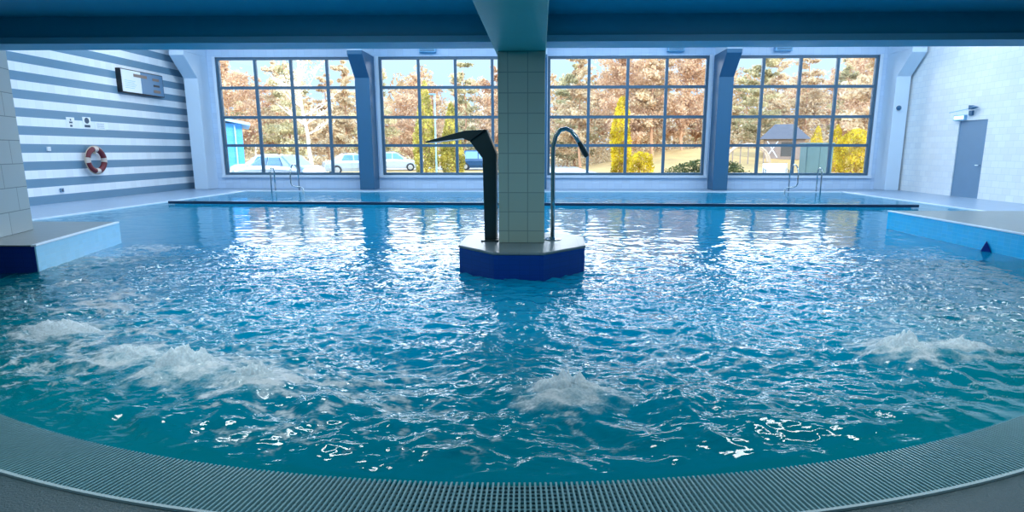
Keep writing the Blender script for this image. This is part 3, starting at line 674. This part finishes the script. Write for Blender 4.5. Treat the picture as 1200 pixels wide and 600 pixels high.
protos = [('pine', tree_proto('pine', 11, 15, M['tan_leaf'], M['pine_bark'], 9500), 'tall tan-leaved pine in the sunlit wood'),
          ('pine', tree_proto('pine', 12, 13.5, M['olive_leaf'], M['pine_bark'], 9500), 'olive tinted pine in the sunlit wood'),
          ('leafy', tree_proto('leafy', 13, 12, M['rust_leaf'], M['pine_bark'], 9000), 'rust coloured spreading tree in the wood'),
          ('birch', tree_proto('birch', 14, 14, M['tan_leaf'], M['birch_bark'], 2200), 'slender white trunked birch in the wood')]
used = [False] * 4
def plant(k, x, y, sc_, rz, label=None):
    kind, p, lb = protos[k]
    o = p if not used[k] else copy_tree(p)
    used[k] = True; o.location = (x, y, terrain(x, y)); o.rotation_euler = (0, 0, rz); o.scale = (sc_, sc_, sc_)
    tag(o, label or (lb + ' beyond the pool windows'), 'tree', None if label else ['tan pines of the wood', 'olive pines of the wood', 'rust trees of the wood', 'birches of the wood'][k])
rt = random.Random(3)
i = 0
for (y0, y1, xa, xb, step) in ((52, 58, -44, 46, 3.5), (62, 70, -54, 56, 3.5), (76, 86, -66, 68, 3.8)):
    x = xa
    while x < xb:
        yy = rt.uniform(y0, y1); k = rt.choice([0, 1, 2, 0, 1, 3])
        gap = -17 < x * 60 / yy < -9
        s_ = (rt.uniform(9.2, 11.0) if x < 3 else rt.uniform(10.2, 12.2)) / (15, 13.5, 12, 14)[k] * (1 if not gap else .85)
        if yy < 60 and 15 < x < 27: x += step; continue
        plant(k, x + rt.uniform(-1.2, 1.2), yy, s_ , rt.uniform(0, 6)); x += step * rt.uniform(.7, 1.25)
plant(3, -16.2, 41, .9, 1.0, 'bright white birch seen through the leftmost window')
plant(0, 24.5, 43, .95, .4, 'large tan pine at the right end of the wood')
# undergrowth: a dense stand behind all the trees
rs = np.random.default_rng(99); n = 60000
px = rs.uniform(-85, 88, n); base = 92 + rs.uniform(0, 6, n); top = 9.4 + 2.6 * np.sin(px * .22) + 2.0 * np.sin(px * .61 + 1) + 1.2 * np.sin(px * 1.3)
pz = rs.uniform(0, 1, n) ** 1.2 * np.clip(top, 3, 14)
o = quick('undergrowth', *leaves(np.stack([px, base, pz + 1], 1), .34, rs), leafmat('under_leaf', 'A07C58', 'D6BC90', .3)); tag(o, 'tangled tan undergrowth filling the back of the wood', 'undergrowth', kind='stuff')
n = 26000; px = rs.uniform(-52, 56, n); py = rs.uniform(59, 75, n); pz = rs.uniform(0, 1, n) ** 1.6 * (3.2 + 1.2 * np.sin(px * .5) + np.sin(px * 1.7))
o = quick('undergrowth', *leaves(np.stack([px, py, pz + np.array([terrain(a, b) for a, b in zip(px, py)])], 1), .17, rs), M['tan_leaf']); tag(o, 'low dry brush between the tree trunks', 'undergrowth', kind='stuff')

def shrub(name, x, y, rx, rz_, shape, mt, label, n, size, cat='shrub', seed=1, ry=None, stems=3, lean=None):
    """shape(u) gives the radius at relative height u"""
    rs = np.random.default_rng(seed); o = thing(name, label, cat, (x, y, terrain(x, y))); ry = ry or rx
    u = rs.uniform(0.02, 1, n * 2); keep = rs.uniform(0, 1, n * 2) < np.array([max(.05, shape(t)) for t in u]); u = u[keep][:n]
    a = rs.uniform(0, 2 * PI, len(u)); q = rs.uniform(.55, 1.0, len(u)) ** .6 * (1 + .14 * np.sin(a * 3 + u * 9) + .1 * np.sin(a * 7 + u * 23)); R = np.array([shape(t) for t in u]) * q
    P_ = np.stack([rx * R * np.cos(a), ry * R * np.sin(a), u * rz_ + rs.normal(0, .03, len(u))], 1)
    quick('foliage', *leaves(P_, size, rs), mt, o)
    m = MB()
    for i in range(stems):
        aa_ = i * 2.1; m.tube([(.05 * math.cos(aa_), .05 * math.sin(aa_), -.1), (.25 * rx * math.cos(aa_), .25 * ry * math.sin(aa_), rz_ * .45), (.4 * rx * math.cos(aa_), .4 * ry * math.sin(aa_), rz_ * .75)], [.05, .035, .015], 5)
    m.build('stem', M['pine_bark'], o)
    return o
cone = lambda u: (1 - u) ** .6 * (.65 + .35 * min(1, u * 6)); colm = lambda u: (1 - u ** 3) ** .5 * (.8 + .2 * min(1, u * 5)); ball = lambda u: math.sqrt(max(0, 1 - (2 * u - 1) ** 2)) ; dome = lambda u: math.sqrt(max(0, 1 - u * u))
shrub('thuja', 4.95, 36, .62, 4.9, colm, M['yellow_leaf'], 'tall bright yellow columnar thuja seen through the window right of the column', 5200, .075, seed=21)
shrub('round_bush', 5.95, 34.5, .75, 1.6, ball, M['yellow_leaf'], 'low round yellow-topped bush beside the yellow thuja', 2600, .06, seed=22)
shrub('thuja', -7.7, 39, .95, 6.2, cone, M['thuja_leaf'], 'tall loose yellow-green thuja behind the blade fountain, left of a thin post', 5200, .085, seed=23)
shrub('thuja', -6.1, 40, .95, 4.9, cone, M['thuja_leaf'], 'yellow-green thuja right of the thin post outside', 4600, .085, seed=24)
shrub('hedge_mound', 8.35, 29, 2.3, 1.25, dome, M['green_leaf'], 'dark low rounded hedge behind the right slate pilaster', 5200, .06, seed=25, ry=.9)
shrub('small_thuja', 20.6, 44, .75, 3.4, cone, M['yellow_leaf'], 'small conical yellow thuja, left of the pair above the green cabinet', 2400, .08, seed=26)
shrub('small_thuja', 22.3, 44.5, .85, 3.5, cone, M['yellow_leaf'], 'small conical yellow thuja, right of the pair above the green cabinet', 2400, .08, seed=27)
shrub('forsythia', 16.3, 30.5, .95, 2.75, ball, M['yellow_leaf'], 'big bright yellow bush in the rightmost window', 5600, .07, seed=28)
# thin post
p = thing('lamp_post', 'thin grey post standing in front of the yellow-green thujas', 'post', (-6.75, 37.5, G))
MB().tube([(0, 0, 0), (0, 0, 5.2)], .045, 8).build('pole', M['pale_blue'], p); MB().box(-.35, .05, -.06, .06, 5.15, 5.25).build('lamp_head', M['door_grey'], p, bevel=.02); MB().lathe([(.12, 0), (.12, .05)], 12).build('base', M['door_grey'], p)
# blue annex building at the left
bl = thing('blue_building', 'blue walled outbuilding with low gable roof beyond the leftmost window', 'building', (-17.35, 30.3, G), .48)
M['blue_wall'] = mat('blue_wall', '4E9FE0', .7)
M['roof_pale'] = mat('roof_pale', 'A9CBE6', .6)
MB().box(-3.6, 1.55, 0, 6, 0, 3.1).build('wall', M['blue_wall'], bl)
MB().prism([(-3.9, 4.3), (-3.9, 4.15), (1.95, 2.98), (1.95, 3.12)], 'y', -.4, 6.4).build('roof', M['roof_pale'], bl)
MB().tube([(1.2, -.06, .1), (1.2, -.06, 3.0)], .04, 8).build('downpipe', M['roof_pale'], bl)
# timber hut on the slope
M['timber'] = mat('timber', '8E7C70', .8, noise=.25, nscale=3); M['timber_pale'] = mat('timber_pale', 'BFA890', .8, noise=.2, nscale=3); M['timber_dark'] = mat('timber_dark', '4A4640', .8); M['hut_roof'] = mat('hut_roof', '55565C', .7, noise=.15, nscale=2)
hx, hy = 20.7, 50.0; ht = thing('timber_hut', 'small dark timber hut with grey hipped roof up the slope', 'hut', (hx, hy, terrain(hx, hy)), -.3)
ht.scale = (.85, .85, .85); MB().box(-1.8, 1.8, 0, 2.6, 0, 2.0).build('wall', M['timber'], ht); MB().add([(-2.3, -.5, 2), (2.3, -.5, 2), (2.3, 3.1, 2), (-2.3, 3.1, 2), (-.9, 1.3, 3.5), (.9, 1.3, 3.5)], [(0, 1, 5, 4), (1, 2, 5), (2, 3, 4, 5), (3, 0, 4), (0, 3, 2, 1)]).build('roof', M['hut_roof'], ht)
MB().box(-.3, .9, -.03, 0, .3, 1.7).build('window', M['timber_dark'], ht)
m = MB()
for s_ in (-1, 1): m.prism([(-1.15 - .5 * s_, .2), (-1.05 - .5 * s_, .2), (-1.05 + .5 * s_, 1.8), (-1.15 + .5 * s_, 1.8)], 'y', -.05, -.01)
m.build('brace', M['reveal'], ht)
ax, ay = 17.0, 48.0; ar = thing('timber_arch', 'arched pale timber structure left of the hut', 'arch', (ax, ay, terrain(ax, ay)), -.2)
m = MB(); m.tube([(1.7 * math.cos(PI * i / 14), 0, .1 + 1.5 * math.sin(PI * i / 14)) for i in range(15)], .09, 6); m.build('arch_beam', M['timber_pale'], ar)
MB().tube([(1.7 * math.cos(PI * i / 14), 1.2, .1 + 1.5 * math.sin(PI * i / 14)) for i in range(15)], .09, 6).build('arch_beam', M['timber_pale'], ar)
for xx in (-1.2, -.6, 0, .6, 1.2): MB().box(xx - .04, xx + .04, -.04, .04, 0, .1 + 1.5 * math.sqrt(1 - (xx / 1.7) ** 2)).build('post', M['timber'], ar)
# bench
bn = thing('garden_bench', 'white slatted garden bench on the grass outside the rightmost window', 'bench', (13.0, 32.3, G), -.12)
for i in range(4): MB().box(-.65, .65, .16, .2, .48 + i * .13, .58 + i * .13).build('back_slat', M['white_plastic'], bn)
for i in range(4): MB().box(-.65, .65, -.3 + i * .12, -.2 + i * .12, .42, .45).build('seat_slat', M['white_plastic'], bn)
for sx_ in (-.6, .6): MB().tube([(sx_, .22, 1.0), (sx_, .16, .45), (sx_, .2, 0)], .025, 6).build('leg', M['dark_steel'], bn); MB().tube([(sx_, -.28, 0), (sx_, -.28, .65), (sx_, .18, .68)], .025, 6).build('leg', M['dark_steel'], bn)
# green cabinet
gc = thing('utility_cabinet', 'dull green utility cabinet just outside the rightmost window', 'cabinet', (13.1, 27.6, G))
M['cab'] = mat('cab', '4E6E70', .6, noise=.2, nscale=2)
MB().box(-.62, .62, 0, .7, .1, 1.95).build('body', M['cab'], gc, bevel=.02); MB().box(-.66, .66, -.04, .74, 1.95, 2.03).build('lid', M['cab'], gc, bevel=.02); MB().box(-.58, .58, .04, .66, 0, .1).build('plinth', M['channel'], gc)
MB().box(-.58, -.01, -.015, 0, .15, 1.9).build('door', M['cab'], gc); MB().box(.01, .58, -.015, 0, .15, 1.9).build('door', M['cab'], gc)
# cars
def car(x, y, rz, L_, W_, H_, paint, label, suv=False):
    o = thing('car', label, 'car', (x, y, G + .0), rz); h = L_ / 2
    st = [(-h, .55, .62), (-h + .05, .78, .86), (-h + .25, .88, .96), (-h + (.35 if suv else .75), .93, 1.0), (-h + (.75 if suv else 1.35), .96, H_ - .04), (0, .97, H_), (h - 1.95, .95, H_ - .08), (h - 1.15, .93, 1.0), (h - .55, .85, .9), (h - .1, .72, .78), (h, .5, .6)]
    def prof(rows_, w0):
        m = MB(); vs = []; fs = []; n = 8
        for (xx, zb, zr) in rows_:
            taper = 1 - .12 * (abs(xx) / h) ** 4; wd_ = W_ / 2 * taper; rw = wd_ * (.78 if zr > 1.05 else .93)
            sec = [(wd_ * .93, .22), (wd_, .45), (wd_, zb * .85), (wd_ * .97, zb), (rw, max(zb + .01, zr - .05)), (rw * .85, zr)]
            vs += [(xx, -a, b) for a, b in sec] + [(xx, a, b) for a, b in sec[::-1]]
        n = 12
        fs = [(i * n + k, i * n + (k + 1) % n, (i + 1) * n + (k + 1) % n, (i + 1) * n + k) for i in range(len(rows_) - 1) for k in range(n)] + [tuple(range(n))[::-1], tuple(range((len(rows_) - 1) * n, len(rows_) * n))]
        return m.add(vs, fs)
    prof(st, 1).build('body', paint, o, smooth=False)
    for s_ in (-1, 1):
        x0 = -h + (.62 if suv else 1.15); x1 = h - 1.35; xm = (x0 + x1) / 2 - .05; zt = H_ - .13; ys = s_ * W_ / 2
        for a, b, c, d in ((x0, x0 + .25, xm - .04, xm - .04), (xm + .04, xm + .04, x1 - .62, x1)):
            MB().add([(a, ys * .965, 1.0), (d, ys * .965, 1.0), (c, ys * .82, zt), (b, ys * .82, zt), (a, ys * .985, 1.0), (d, ys * .985, 1.0), (c, ys * .845, zt), (b, ys * .845, zt)],
                     [(0, 1, 2, 3), (4, 5, 6, 7), (0, 1, 5, 4), (1, 2, 6, 5), (2, 3, 7, 6), (3, 0, 4, 7)]).build('side_window', M['car_glass'], o)
        for xw in (-h + .8, h - .85):
            MB().lathe([(.2, s_ * (W_ / 2 - .2)), (.33, s_ * (W_ / 2 - .2)), (.33, s_ * (W_ / 2 + .01)), (.2, s_ * (W_ / 2 + .02))], 18, axis='y', c=(xw, 0, .33)).build('tyre', M['tyre'], o)
            MB().lathe([(.02, s_ * (W_ / 2 - .1)), (.21, s_ * (W_ / 2 - .1)), (.2, s_ * (W_ / 2 + .022)), (.05, s_ * (W_ / 2 + .03))], 14, axis='y', c=(xw, 0, .33)).build('wheel_rim', M['rim'], o)
        MB().box(h - .12, h - .0, s_ * W_ * .42 - .14, s_ * W_ * .42 + .14, .6, .72).build('headlight', M['white_plastic'], o)
    MB().add([(h - 1.2, -W_ * .4, 1.0), (h - 1.2, W_ * .4, 1.0), (h - 1.9, W_ * .33, H_ - .1), (h - 1.9, -W_ * .33, H_ - .1), (h - 1.16, -W_ * .4, 1.02), (h - 1.16, W_ * .4, 1.02), (h - 1.86, W_ * .33, H_ - .08), (h - 1.86, -W_ * .33, H_ - .08)],
             [(0, 1, 2, 3), (4, 5, 6, 7), (0, 1, 5, 4), (1, 2, 6, 5), (2, 3, 7, 6), (3, 0, 4, 7)]).build('windscreen', M['car_glass'], o)
    return o
car(-14.3, 31.0, .3, 4.3, 1.75, 1.5, M['white_car'], 'white car parked nearest the blue building')
car(-12.6, 27.6, PI - .35, 4.4, 1.78, 1.48, M['silver'], 'silver car parked closest outside the leftmost window')
car(-13.6, 42, .5, 4.3, 1.75, 1.5, M['silver'], 'silver car just left of the left slate pilaster')
car(-12.4, 49, .25, 4.3, 1.78, 1.6, M['silver'], 'silver car right of the left slate pilaster')
car(-5.0, 51, .05, 4.7, 1.9, 1.75, M['blue_car'], 'dark blue estate car behind the blade fountain', True)
